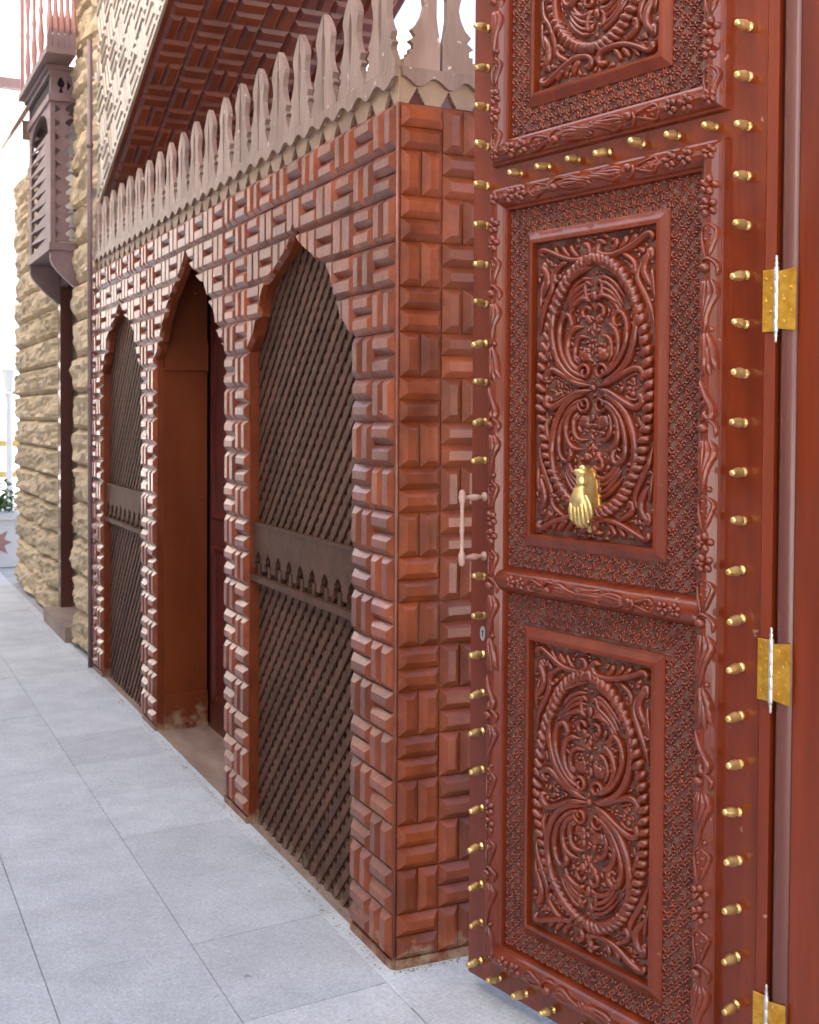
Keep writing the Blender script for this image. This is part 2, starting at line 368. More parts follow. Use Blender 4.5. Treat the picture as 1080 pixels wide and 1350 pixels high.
for i in range(4):                                        # front face
    for j in range(19):
        zt = H-j*BH
        if (i+j) % 2 == 0:
            for k in (0, 1):
                put(frH, FRONT, .004+(i+.5)*FW, zt-(k+.5)*BH/2) if i < 2 else rest.add([tuple(FRONT @ Vector(q_)) for q_ in [(vv.co.x+.004+(i+.5)*FW, vv.co.y+zt-(k+.5)*BH/2, vv.co.z) for vv in frH[0].vertices]], [tuple(p.vertices) for p in frH[0].polygons])
        else:
            for k in (0, 1):
                put(frV, FRONT, .004+(i+.25+.5*k)*FW, zt-.5*BH) if i < 2 else rest.add([tuple(FRONT @ Vector(q_)) for q_ in [(vv.co.x+.004+(i+.25+.5*k)*FW, vv.co.y+zt-.5*BH, vv.co.z) for vv in frV[0].vertices]], [tuple(p.vertices) for p in frV[0].polygons])
def side_rect(y0, y1, z0, z1, mesh_list, i):
    """one strip of the side cladding, trimmed where an arch cuts it"""
    yc_, zc_ = (y0+y1)/2, (z0+z1)/2
    for yc, full, ar in OPEN:
        if y1 <= yc-full+1e-6 or y0 >= yc+full-1e-6 or z0 >= ar[0][0]: continue
        if yc-full <= y0 and y1 <= yc+full and z1 <= ar[-1][0]+.02: return
        for sg, a, b in ((-1, y0, min(y1, yc)), (1, max(y0, yc), y1)):
            if b-a < .002: continue
            zs = sorted(set([z0, z1]+[z for z, _ in ar if z0 < z < z1]+[z0+(z1-z0)*k/6 for k in range(7)]))
            edge = []
            for z in zs:
                h_ = hw(z, ar, full)+.002
                e = min(b, max(a, yc-h_)) if sg < 0 else max(a, min(b, yc+h_))
                edge.append((e, z))
            # keep from the first row where something remains
            far = a if sg < 0 else b
            edge = [e for k, e in enumerate(edge) if abs(e[0]-far) > .002 or (k+1 < len(edge) and abs(edge[k+1][0]-far) > .002)]
            if len(edge) < 2: continue
            poly = [(-far, edge[-1][1]), (-far, edge[0][1])] + [(-e, z) for e, z in edge]
            A = sum(poly[q][0]*poly[(q+1) % len(poly)][1]-poly[(q+1) % len(poly)][0]*poly[q][1] for q in range(len(poly)))/2
            if A < 0: poly = poly[::-1]; A = -A
            if A < .0004: continue
            cl = [poly[0]]
            for p_ in poly[1:]:
                if math.dist(p_, cl[-1]) > .0005: cl.append(p_)
            mb = MB().bevprism(cl, 0, BVD*.95, BVW*.8)
            if i < 10: mb.build('trimmed_block', M_BLOCK, kiosk, SIDE)
            else:
                rest.add([tuple(SIDE @ Vector(q_)) for q_ in mb.v], mb.f)
        return
    if nblk < LIMIT: put(mesh_list, SIDE, -yc_, zc_)
    else:
        me = mesh_list[0]
        R = SIDE @ T((-yc_, zc_, rq.uniform(-.001, .001))) @ Matrix.Rotation(rq.gauss(0, .012), 4, 'X') @ Matrix.Rotation(rq.gauss(0, .012), 4, 'Y')
        rest.add([tuple(R @ vv.co) for vv in me.vertices], [tuple(p.vertices) for p in me.polygons])
for i in range(30):
    for j in range(19):
        zt = H-j*BH; y0 = i*BW
        if (i+j) % 2 == 0:
            for k in (0, 1): side_rect(y0+k*BW/2, y0+(k+1)*BW/2, zt-BH, zt, sideV, i)
        else:
            for k in (0, 1): side_rect(y0, y0+BW, zt-(k+1)*BH/2, zt-k*BH/2, sideH, i)
ro = rest.build('far_blocks', M_BLOCK, kiosk); ro['kind'] = 'stuff'
cb = MB().tube([(-.002, -.002, G), (-.002, -.002, .6), (-.003, -.002, 1.4), (-.002, -.002, H)], .006, 8); cb.build('corner_bead', M_BLOCK, kiosk, smooth=True)
# skirting at the foot
for a_, b_ in ((-.279, 0), (-1.54, -1.261), (-2.94, -2.661), (-LEN, -3.921)): MB().box((a_, G, -.002), (b_, .0, .012)).build('skirting', M_WALL, kiosk, SIDE)
MB().box((.0, G, 0), (1.15, 0, .012)).build('skirting', M_WALL, kiosk, FRONT)

# lattice windows
def lattice(y0, y1):
    z0, z1 = G, 2.12
    fm = MB()
    fm.box((-y1-.03, z0, -.07), (-y1, z1, -.0275)); fm.box((-y0, z0, -.07), (-y0+.03, z1, -.0275))
    fm.box((-y1, z1, -.07), (-y0, z1+.03, -.0275))
    root = fm.build('lattice_screen', M_REVEAL, kiosk, SIDE)
    W = y1-y0; pitch = .0665; sw = .0272
    u0, u1 = -y1, -y0
    for lay, sgn in ((0, 1), (1, -1)):
        nb = -.0318 if lay == 0 else -.0380
        # lines v = sgn*(u) + c
        cs = [sgn*uu for uu in (u0, u1)]
        cmin, cmax = z0-max(cs), z1-min(cs)
        c = cmin+pitch*.6
        while c < cmax:
            # clip to the rectangle
            pa = []
            for uu in (u0, u1):
                v = sgn*uu+c
                if z0 <= v <= z1: pa.append((uu, v))
            for v in (z0, z1):
                uu = (v-c)/sgn
                if u0 < uu < u1: pa.append((uu, v))
            if len(pa) >= 2:
                a, b = min(pa), max(pa); L = math.dist(a, b)
                if L > .05:
                    mid = ((a[0]+b[0])/2, (a[1]+b[1])/2)
                    link('slat', unit_slat, root, T((mid[0], mid[1], nb+rq.uniform(-.0006, .0006))) @ Matrix.Rotation(sgn*pi/4+rq.gauss(0, .003), 4, 'Z') @ Matrix.Diagonal((L, sw*rq.uniform(.95, 1.04), .0062, 1)))
            c += pitch
    # cross rail with the notched lower edge
    cr = MB(); zt, zb = 1.062, .905
    poly = [(u0, zt), (u0, .945)]
    nn = 9; pw = W/nn
    low = []
    for k in range(nn):
        a = u0+k*pw
        low += [(a+.0, .905), (a+pw*.16, .905), (a+pw*.16, .928), (a+pw*.26, .935), (a+pw*.26, .95), (a+pw*.5, .972), (a+pw*.74, .95), (a+pw*.74, .935), (a+pw*.84, .928), (a+pw*.84, .905)]
    low.append((u1, .905))
    poly = [(u0, zt)] + low + [(u1, zt)]
    cr.prism(poly, -.0275, -.012)
    cr.box((u0, .862, -.0275), (u1, .884, -.002)); cr.box((u0, zt, -.0275), (u1, zt+.010, -.008))
    for k in range(nn):                                    # turned pegs in the notches
        a = u0+(k+.5)*pw; cr.box((a-.012, .884, -.0272), (a+.012, .925, -.016))
    o = cr.build('cross_rail', M_LATT, kiosk, SIDE)
us = MB().cbox((-.5, -.5, -.5), (.5, .5, .5), .12); unit_slat = us.mesh('slat', M_LATT)
lattice(.28, 1.26); lattice(2.94, 3.92)

# doorway: reveals, dark inner door, threshold
dr = MB(); D = .235
dr.box((-2.70, G, -D), (-2.658, 2.20, -.0275)); dr.box((-1.542, G, -D), (-1.50, 2.20, -.0275)); dr.box((-2.70, 2.17, -D), (-1.50, 2.215, -.0275))
dr.build('door_reveal', M_REVEAL, kiosk, SIDE)
db = MB()
for a in ((-2.6575, -2.640), (-1.560, -1.5425)):
    for z0_, z1_ in ((1.665, 1.80), (G, .15)): MB().box((a[0], z0_, -D), (a[1], z1_, -.0285)).build('reveal_band', M_REVEAL, kiosk, SIDE)
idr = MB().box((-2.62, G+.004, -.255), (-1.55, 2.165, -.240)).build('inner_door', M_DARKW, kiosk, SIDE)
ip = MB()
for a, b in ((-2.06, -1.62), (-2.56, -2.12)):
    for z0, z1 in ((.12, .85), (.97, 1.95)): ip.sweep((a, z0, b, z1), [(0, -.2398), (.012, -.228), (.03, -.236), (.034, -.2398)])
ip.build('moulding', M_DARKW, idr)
for o_ in (bpy.data.objects['moulding'],): o_.matrix_basis = Matrix()
idr_fix = bpy.data.objects['inner_door']
ts = MB().box((-2.655, G-.009, -.24), (-1.545, G+.004, -.002)); ts.build('threshold', M_STEP, kiosk, SIDE)

# frieze and crest
def valance(u0, u1, pitch, fr, zshift=0):
    bk = MB().box((u0, 2.281, -.03), (u1, 2.372, -.012)).build('frieze_backing', M_POST, kiosk, fr)
    n = max(1, round((u1-u0)/pitch)); p = (u1-u0)/n; poly = [(u0, 2.37), (u0, 2.2835)]
    for k in range(n):
        a = u0+k*p; st = 4
        lo, hi = 2.2825, 2.323; sh = (hi-lo)/st; wd = .25*p
        left = []
        for q in range(st):
            left += [(a+p*.5-wd*(1-q/st), lo+sh*q), (a+p*.5-wd*(1-q/st)+wd*.12, lo+sh*(q+1)-.002)]
        right = [(2*(a+p*.5)-x_, z_) for x_, z_ in reversed(left)]
        poly += [(a, lo)]+left+[(a+p*.5, hi+.003)]+right
    poly += [(u1, 2.2825), (u1, 2.37)]
    MB().prism(poly, -.012, -.002).build('stepped_valance', M_VAL, kiosk, fr)
    pol = [(u0, 2.374)]; N = n*10
    for k in range(N+1):
        t = k/N; pol.append((u0+(u1-u0)*t, 2.3385+.0120*cos(2*pi*n*t)*(1 if True else 0)))
    pol.append((u1, 2.374))
    MB().prism(pol, -.0018, .012).build('wavy_valance', M_CREST, kiosk, fr)
valance(-LEN, -.004, .124, SIDE); valance(.006, 1.14, .098, FRONT)
HALF = [(.0035, 0), (.1035, 0), (.1035, .030), (.096, .030), (.096, .042), (.088, .042), (.088, .056), (.078, .056), (.078, .070), (.090, .078), (.072, .092), (.083, .108),
        (.066, .125), (.054, .150), (.048, .175), (.053, .200), (.061, .220), (.0615, .232), (.052, .250), (.034, .272), (.016, .290), (.0035, .300), (.0035, .245), (.010, .225), (.0145, .195), (.0145, .15), (.010, .115), (.0035, .085)]
def crest(name, n, pitch, org, fr, sgn):
    me = {}
    for s_ in (1, -1):
        k = pitch/.21
        poly = [(s_*x*k, z) for x, z in HALF]
        if s_ < 0: poly = poly[::-1]
        mb = MB(); mb.prism(poly, -.011, .007); me[s_] = mb.mesh('crest_board', M_CREST)
    for i in range(n):
        for s_ in (1, -1):
            if name == 'front' and i == 0 and s_ < 0: pass
            link('crest_board', me[s_], kiosk, fr @ T((org+sgn*(i+.5)*pitch, 2.366, rq.uniform(-.001, .001))) @ Matrix.Rotation(rq.gauss(0, .008), 4, 'Z') @ Matrix.Rotation(rq.gauss(0, .01), 4, 'Y'))
crest('side', 20, .2095, -.006, SIDE, -1); crest('front', 5, .226, .008, FRONT, 1)
MB().box((-LEN, 2.374, -.012), (-.004, 2.380, .009)).build('crest_sill', M_CREST, kiosk, SIDE)

# ------------------------------------------------------------------ the big carved gate leaf
door = thing('gate_door', 'open carved red-brown wooden gate leaf with brass studs and hand knocker', 'door', DOOR)
DW, DT = .9247, 3.14
lf = MB(); lf.box((0, .017, -.05), (DW-.004, DT, 0)); lf.build('leaf', M_DOOR, door)
es = MB(); pr_ = [(.8985, .0), (.8995, .0065), (.9025, .0085), (.9235, .0030), (DW, -.006)]
es.add([(a, .017, b) for a, b in pr_]+[(a, DT, b) for a, b in pr_], [(i, i+1, 6+i, 5+i) for i in range(4)]); es.build('edge_strip', M_DOOR, door)
FL0, FL1, FR0, FR1 = .083, .146, .744, .806
mw = .063
HP = [(0, .0), (.003, .012), (.008, .0145), (.012, .020), (.022, .029), (.032, .032), (.042, .029), (.051, .020), (.055, .014), (.060, .012), (.063, .0)]
def prof_h(d):
    for (a, ha), (b, hb) in zip(HP, HP[1:]):
        if a <= d <= b: return ha+(hb-ha)*(d-a)/(b-a)
    return 0
def flower(mb, u, v, r, base):
    a0 = random.uniform(0, 1.2)
    for k in range(5):
        a = a0+2*pi*k/5
        mb.hemi(u+cos(a)*r*.60, v+sin(a)*r*.60, r*.48, r*.40, r*.50, a, base, 8, 3)
    mb.hemi(u, v, r*.27, r*.27, r*.62, 0, base, 7, 3)
def run(mb, p0, p1, base, wid):
    """carved ornament along a moulding from p0 to p1: flowers, cartouches, knobs and acanthus leaves"""
    L = math.dist(p0, p1); dx, dy = (p1[0]-p0[0])/L, (p1[1]-p0[1])/L; nx, ny = -dy, dx
    def P(t, o): return (p0[0]+dx*t+nx*o, p0[1]+dy*t+ny*o)
    def S(pts, w_, h_, n=14, taper=(.3, .2)): mb.stroke([P(*q) for q in pts], w_*1.45, h_*1.3, base, n, taper, 5)
    pat = 'FFCKSALKSC'
    t = wid*.55; i = 0; w2 = wid/2
    while t < L-wid*.4:
        c = pat[i % len(pat)]; i += 1; f = 1 if i % 2 else -1
        if c == 'F':
            flower(mb, *P(t+w2*.9, 0), w2*.92, base); t += wid*.95
        elif c == 'C':
            l = wid*1.75
            S([(t+.1*l, 0), (t+.3*l, w2*.75), (t+.65*l, w2*.5), (t+l, .1*w2)], .006, .006); S([(t+.1*l, 0), (t+.3*l, -w2*.75), (t+.65*l, -w2*.5), (t+l, -.1*w2)], .006, .006)
            for q in range(4): mb.hemi(*P(t+(.25+.13*q)*l, (w2*.25 if q % 2 else -w2*.2)), .0042, .0042, .004, 0, base, 6, 2)
            t += l*1.03
        elif c == 'K':
            mb.hemi(*P(t+w2*.7, f*w2*.2), w2*.58, w2*.5, w2*.62, 0, base, 10, 4)
            S([(t+w2*1.6, -f*w2*.7), (t+w2*.6, -f*w2*.85), (t-.1*w2, -f*w2*.2), (t+.2*w2, f*w2*.7)], .006, .007)
            t += wid*.85
        elif c == 'S':
            l = wid*2.3
            for q in range(4):
                o = f*w2*(.75-.45*q)
                S([(t, o*.5), (t+l*.25, o), (t+l*.6, o*.6-f*w2*.25), (t+l*(1-.1*q), -f*w2*(.2+.2*q)), (t+l*(1.03-.12*q), -f*w2*(.6+.1*q))], .0085, .0075, 14, (.15, .3))
            mb.hemi(*P(t+l*.96, f*w2*.45), w2*.3, w2*.3, w2*.4, 0, base, 8, 3)
            t += l*1.0
        elif c == 'A':
            l = wid*2.0
            for q in (-1, 1):
                S([(t, q*.1*w2), (t+l*.35, q*w2*.55), (t+l*.7, q*w2*.7), (t+l*.92, q*w2*.95)], .0095, .0085, 12, (.25, .35))
                S([(t+l*.2, q*.1*w2), (t+l*.5, q*w2*.25), (t+l*.8, q*w2*.3), (t+l, q*w2*.45)], .008, .007, 12, (.3, .35))
            S([(t, 0), (t+l*.5, .05*w2), (t+l*.95, -.05*w2)], .008, .010, 10, (.2, .3))
            t += l
        elif c == 'L':
            l = wid*1.9
            S([(t, -f*w2*.8), (t+l*.3, -f*w2*.2), (t+l*.7, f*w2*.55), (t+l*.95, f*w2*.5), (t+l*.9, f*w2*.05), (t+l*.75, f*w2*.15)], .0095, .009, 18, (.25, .15))
            for q in range(3): S([(t+l*(.15+.2*q), -f*w2*.3+f*w2*.3*q), (t+l*(.3+.2*q), -f*w2*.75), (t+l*(.5+.2*q), -f*w2*.75)], .0075, .0065, 8, (.2, .4))
            t += l
def scroll(c, r, a0, turns, dirn=1, n=14):
    return [(c[0]+r*(1-.78*k/n)*cos(a0+dirn*2*pi*turns*k/n), c[1]+r*(1-.78*k/n)*sin(a0+dirn*2*pi*turns*k/n)) for k in range(n+1)]
def carve_panel(cu, v0, v1, hwid, name):
    """the symmetrical acanthus relief inside a raised frame"""
    cv, hv = (v0+v1)/2, (v1-v0)/2
    mb = MB(); base = -.004
    j = random.Random(int(v0*1000))
    def C(x, y): return (cu+x*hwid, cv+y*hv)
    rope = MB(); n = 74                                        # twisted rope oval
    def ov(t):
        x = .90*sin(t)*(1-.06*cos(t)); y = .835*cos(t)+.012; return C(x, y)
    for k in range(n):
        t = 2*pi*(k+.5)/n; p = ov(t); q = ov(t+.02); a = atan2(q[1]-p[1], q[0]-p[0])
        tw = .75 if t < pi else -.75
        rope.hemi(p[0], p[1], .0118, .0215, .0215*j.uniform(.88, 1.1), a+tw*.75, base, 8, 3)
    for o_ in (-.013, .0145):
        loop = []
        for k in range(49):
            t = 2*pi*k/48; p = ov(t); q = ov(t+.02); d = math.dist(p, q); nx, ny = -(q[1]-p[1])/d, (q[0]-p[0])/d
            loop.append((p[0]+nx*o_, p[1]+ny*o_))
        if o_ > 0: continue
        rope.stroke(loop, .006, .005, base, 96, (0, 0), 4)
    occ = []
    for k in range(150): occ.append((*ov(2*pi*k/150), .0205))
    def S(pts, w_, h_, n=18, taper=(.25, .15)):
        for sx in (1, -1):
            for q in crom([C(sx*x, y) for x, y in pts], 24): occ.append((*q, w_*.80))
            e = [(sx*x*j.uniform(.985, 1.015), y+j.uniform(-.006, .006)) for x, y in pts]
            mb.stroke([C(*q) for q in e], 1.66*w_*j.uniform(.92, 1.08), 1.50*h_*j.uniform(.9, 1.1), base, n, taper, 6)
    def B(x, y, r, h_, e=1.):
        for sx in ((1, -1) if x else (1,)): mb.hemi(*C(sx*x, y), r*1.15, r*e*1.15, h_*1.15, 0, base, 9, 3)
    def SC(cx, cy, r, a0, turns, dirn, w_, h_):
        # spiral in panel units, made round in metres
        for sx in (1, -1):
            c = C(sx*cx, cy); pts = scroll(c, r, a0 if sx > 0 else pi-a0, turns, dirn*sx, 16)
            mb.stroke(pts, w_*1.3, h_*1.4, base, 34, (.05, .12), 6)
    for f in (1, -1):
        def Y(y): return f*y
        def YS(pts): return [(x, f*y) for x, y in pts]
        # big outer C scroll of each heart, and the lines nested in it
        S(YS([(.10, .035), (.34, .07), (.56, .17), (.68, .33), (.69, .47), (.62, .60), (.46, .705), (.24, .775), (.02, .805)]), .0125, .0125, 36, (.12, .12))
        S(YS([(.13, .075), (.33, .12), (.49, .22), (.56, .34), (.53, .45), (.43, .49), (.35, .455), (.37, .405), (.43, .41)]), .0098, .012, 32, (.1, .1))
        S(YS([(.05, .56), (.12, .59), (.24, .585), (.36, .55), (.46, .53)]), .0090, .010, 18, (.15, .35)); S(YS([(.03, .50), (.09, .535), (.17, .52), (.17, .475), (.11, .465)]), .0075, .010, 16, (.1, .1))
        S(YS([(.20, .10), (.36, .17), (.43, .26), (.40, .35), (.30, .40), (.16, .405)]), .0105, .011, 24, (.15, .25))
        S(YS([(.24, .15), (.31, .21), (.30, .29), (.22, .335), (.08, .335)]), .0085, .0095, 18, (.2, .25))
        SC(.135, .105*f, .020, (-.3 if f > 0 else .3), 1.35, f, .0085, .0105)
        B(.155, Y(.215), .0175, .010, .85); B(.10, Y(.245), .009, .009); B(.22, Y(.235), .008, .007)
        B(.10, Y(.455), .0095, .010, 1.2); B(0, Y(.395), .0065, .008, 1.8); B(0, Y(.60), .009, .010, 1.5)
        # feathered leaf lines under the crown of the oval
        for q in range(4):
            S(YS([(.06, .72-.035*q), (.20, .715-.04*q), (.36, .655-.04*q), (.50-.02*q, .565-.045*q)]), .0085, .0085, 14, (.2, .4))
        S(YS([(.03, .66), (.10, .70), (.14, .66), (.12, .60), (.05, .58)]), .0075, .009, 14, (.15, .2))
        # serrated little leaves in the eye of the scroll
        for q in range(6):
            x, y = .47-.022*q*q*.25, .46-.05*q
            S(YS([(x, y), (x-.055, y-.012), (x-.10, y-.040)]), .0065, .0065, 7, (.2, .5))
        # side scrolls at the waist
        S(YS([(.05, .012), (.25, .03), (.48, .085), (.68, .125), (.80, .10), (.79, .055), (.72, .05)]), .0115, .0115, 24, (.2, .1))
        B(.74, Y(.075), .0075, .008); B(.63, Y(.045), .008, .007); B(.56, Y(.03), .006, .006)
        S(YS([(.50, .045), (.60, .075), (.70, .085)]), .006, .006, 8)
        # leaves between oval and rope
        S(YS([(.78, .18), (.80, .25), (.76, .33), (.73, .38)]), .010, .009, 10, (.4, .4)); S(YS([(.72, .18), (.75, .22), (.78, .26)]), .006, .006, 8)
        # spandrel foliage in the corners
        S(YS([(.20, .935), (.10, .945), (.06, .90), (.13, .865), (.30, .855), (.50, .875), (.70, .92), (.86, .955), (.93, .935), (.88, .90)]), .0105, .0115, 36, (.06, .08))
        for q in range(4):
            x = .26+.14*q; S(YS([(x, .866+.012*q), (x+.09, .905+.010*q), (x+.12, .945+.008*q), (x+.10, .968)]), .0095, .009, 10, (.25, .3))
        S(YS([(.44, .86), (.56, .83), (.66, .785), (.66, .735), (.58, .73)]), .0095, .010, 16, (.2, .12))
        B(.60, Y(.755), .0085, .009)
        S(YS([(.92, .86), (.83, .80), (.80, .73), (.86, .66), (.94, .60)]), .0125, .011, 16, (.2, .4))
        S(YS([(.76, .80), (.70, .70), (.80, .58), (.90, .48), (.95, .36)]), .0105, .0095, 18, (.3, .4))
        S(YS([(.90, .74), (.93, .64), (.955, .52)]), .0085, .008, 10, (.3, .4)); B(.88, Y(.83), .0125, .010, 1.3); B(.76, Y(.855), .008, .008)
        for q in range(3): S(YS([(.83+.03*q, .62-.07*q), (.89+.02*q, .60-.07*q), (.95, .63-.08*q)]), .0065, .006, 7, (.2, .4))
    B(0, 0, .0085, .011, 1.1); B(0, .90, .008, .010, 1.2); B(0, -.90, .008, .010, 1.2); B(0, .845, .011, .010, .7)
    occ += [(*C(sx*.135, f*.105), .024) for sx in (1, -1) for f in (1, -1)]
    oc = np.zeros((len(occ)+6000, 3)); oc[:len(occ)] = occ; no = len(occ)
    gx = -hwid+.008
    while gx < hwid-.006:
        gy = -hv+.008
        while gy < hv-.006:
            u, v = cu+gx+j.uniform(-.003, .003), cv+gy+j.uniform(-.003, .003)
            dd_ = np.hypot(u-oc[:no, 0], v-oc[:no, 1])-oc[:no, 2]; im = int(dd_.argmin()); best = (float(dd_[im]), oc[im, 0], oc[im, 1])
            if best[0] > .0042:
                r = min(best[0]*1.05, .0095); an = atan2(v-best[2], u-best[1])+pi/2
                mb.hemi(u, v, r*1.45, r*.85, r*.85+.002, an+j.uniform(-.4, .4), base, 8, 3); oc[no] = (u, v, r*1.1); no += 1
            gy += .0065
        gx += .0065
    fld = MB().box((cu-hwid-.006, v0-.006, .0004), (cu+hwid+.006, v1+.006, .0012))
    P_ = mb; P_.v = [(a, b, c+.0055) for a, b, c in P_.v]; rope.v = [(a, b, c+.0055) for a, b, c in rope.v]
    fo = fld.build('carved_panel', M_DUST, door)
    P_.build('foliage', M_CARVE, fo, smooth=True); rope.build('rope_border', M_CARVE, fo, smooth=True)
    return fo
def filigree(cu, rect_in, rect_out, name='filigree_band'):
    """fine scrollwork filling the strip between two rectangles"""
    mb = MB(); j = random.Random(int(rect_in[1]*997)); st = .0205
    u0, v0, u1, v1 = rect_out; a0, b0, a1, b1 = rect_in
    nu, nv = int((u1-u0)/st), int((v1-v0)/st)
    su, sv = (u1-u0)/nu, (v1-v0)/nv
    gb = MB().box((u0, v0, .0004), (u1, v1, .0010)).build('band_ground', M_DUST, door)
    for i in range(nu):
        for k in range(nv):
            u, v = u0+(i+.5)*su, v0+(k+.5)*sv
            if a0-.002 < u < a1+.002 and b0-.002 < v < b1+.002: continue
            ver = (u < a0 or u > a1)
            f = 1 if (i+k) % 2 else -1; r = st*.40*j.uniform(.95, 1.05); t0 = j.uniform(-.12, .12)+(0 if ver else pi/2)
            pts = [(u+r*cos(t0+f*q), v+r*sin(t0+f*q)) for q in (0, .9, 1.8, 2.7, 3.6)]+[(u+r*.35*cos(t0+f*4.6), v+r*.35*sin(t0+f*4.6))]
            mb.stroke(pts, .0062, .0066, .001, 10, (.12, .1), 4)
            mb.hemi(u+j.uniform(-.0008, .0008), v+j.uniform(-.0008, .0008), .0030, .0030, .0062, 0, .001, 6, 2)
            mb.hemi(u+su*.5, v+sv*.5, .0044, .0044, .0060, 0, .001, 7, 2)
    return mb.build(name, M_CARVE, door, smooth=True)
PC, RH, IH = .436, .224, .194
RP = [(0, .0), (.001, .007), (.006, .009), (.020, .0175), (.024, .0185), (.030, .0185), (.032, .003)]
def outer_frame(v0, v1):
    fm = MB().sweep((FL0, v0, FR1, v1), HP); o = fm.build('frame_moulding', M_DOOR, door)
    orn = MB()
    def bl(u, v): return prof_h(min(u-FL0, FR1-u, v-v0, v1-v)) if FL0 < u < FR1 and v0 < v < v1 else 0
    cw = .046; c = mw*.46
    run(orn, (FL0+c, v1-.05), (FL0+c, v0+.05), bl, cw); run(orn, (FR1-c, v1-.05), (FR1-c, v0+.05), bl, cw)
    for vv in (v0+c, v1-c):
        L = FR1-FL0; m_ = (FL0+FR1)/2
        run(orn, (FL0+.045, vv), (m_-.01, vv), bl, cw*.95); run(orn, (FR1-.045, vv), (m_+.01, vv), bl, cw*.95)
    for uu in (FL0+c, FR1-c):
        for vv in (v0+c, v1-c): flower(orn, uu, vv, .017, bl)
    orn.build('flower_carving', M_CARVE, o, smooth=True)
    return o
def raised(v0, v1):
    return MB().sweep((PC-RH, v0, PC+RH, v1), RP).build('raised_frame', M_DOOR, door)
outer_frame(.079, 2.0217)
raised(.1983, .951); raised(1.1452, 1.8995)
carve_panel(PC, .230, .919, IH-.005, 'low'); carve_panel(PC, 1.177, 1.868, IH-.005, 'mid')
filigree(PC, (PC-RH, .1983, PC+RH, .951), (FL1+.002, .144, FR0-.002, 1.020))
filigree(PC, (PC-RH, 1.1452, PC+RH, 1.8995), (FL1+.002, 1.088, FR0-.002, 1.957))
# middle rail
rl = MB(); N = 10; z0, z1 = 1.0236, 1.0841
for k in range(N+1):
    a = pi*k/N; rl.v += [(FL1-.030, (z0+z1)/2-cos(a)*(z1-z0)/2, sin(a)*.030), (FR0+.030, (z0+z1)/2-cos(a)*(z1-z0)/2, sin(a)*.030)]
rl.f = [(2*k, 2*k+1, 2*k+3, 2*k+2) for k in range(N)]
ro_ = rl.build('middle_rail', M_DOOR, door, smooth=True)
orn = MB(); rh = (z1-z0)/2; zm = (z0+z1)/2
def rb_(u, v): return .030*sqrt(max(0., 1-((v-zm)/rh)**2))
run(orn, (FL1+.005, zm), ((FL1+FR0)/2, zm), rb_, .036); run(orn, (FR0-.005, zm), ((FL1+FR0)/2, zm), rb_, .036)
orn.build('flower_carving', M_CARVE, ro_, smooth=True)
# the upper panel, cut by the picture's top
outer_frame(2.074, 3.06); raised(2.196, 2.94); carve_panel(PC, 2.228, 2.908, IH-.005, 'top')
filigree(PC, (PC-RH, 2.196, PC+RH, 2.94), (FL1+.002, 2.139, FR0-.002, 2.995))

# brass studs
sp = [(.0085, 0), (.0095, .001), (.0095, .004), (.0055, .006), (.0055, .011), (.0088, .0135), (.0105, .017), (.0105, .021), (.0092, .031), (.0068, .040), (.0066, .043), (.0040, .0455), (0.0005, .046)]
sp = [(r*1.02, h*.96) for r, h in sp]
stud = MB().lathe(sp, seg=12).mesh('stud', M_GOLD, True)
def put_stud(u, v):
    link('stud', stud, door, T((u, v, .0)) @ Matrix.Rotation(random.gauss(0, .08), 4, 'X') @ Matrix.Rotation(random.gauss(0, .07), 4, 'Y') @ Matrix.Rotation(random.uniform(0, 6), 4, 'Z') @ Matrix.Scale(random.uniform(.95, 1.04), 4))
for k in range(31): put_stud(.852, .055+.0978*k+.022)
for k in range(32):
    z = 2.425-.0985*(k-6.6) if False else .055+.0985*k
    if abs(z-1.178) < .10: continue
    put_stud(.052, z+.010)
for k in range(7): put_stud(.178+.0985*k, 2.0475)
for k in range(8): put_stud(.125+.0985*k, .047)
# pull handle on the free stile
ph = MB()
for z in (1.253, 1.103):
    ph.lathe([(.012, 0), (.012, .003), (.005, .006), (.0048, .016), (.0075, .026), (.0088, .036), (.007, .048), (.0045, .058), (.006, .064), (.006, .075)], (.052, z, .0), 'n', 10)
bp_ = [(.004, 1.082), (.0075, 1.086), (.0085, 1.094), (.0095, 1.103), (.0085, 1.112), (.0055, 1.118), (.0048, 1.14), (.0052, 1.165), (.0068, 1.172), (.0052, 1.178), (.0068, 1.184), (.0052, 1.191), (.0048, 1.215), (.0055, 1.237), (.0085, 1.244), (.0095, 1.253), (.0085, 1.262), (.0075, 1.269), (.004, 1.273)]
ph.lathe(bp_, (.052, 0, .074), 'v', 10); ph.build('pull_handle', M_PULL, door, smooth=True)
# keyhole plate
kp = MB(); kp.prism([(.050+.010*cos(2*pi*k/14), .905+.019*sin(2*pi*k/14)) for k in range(14)], 0, .003)
ko = kp.build('keyhole_plate', M_STEEL, door)
MB().prism([(.050+.0035*cos(2*pi*k/10), .910+.0035*sin(2*pi*k/10)) for k in range(10)], .0031, .0036).prism([(.0485, .897), (.0515, .897), (.0510, .9075), (.0490, .9075)], .0031, .0036).build('keyhole', M_BLACK, ko)
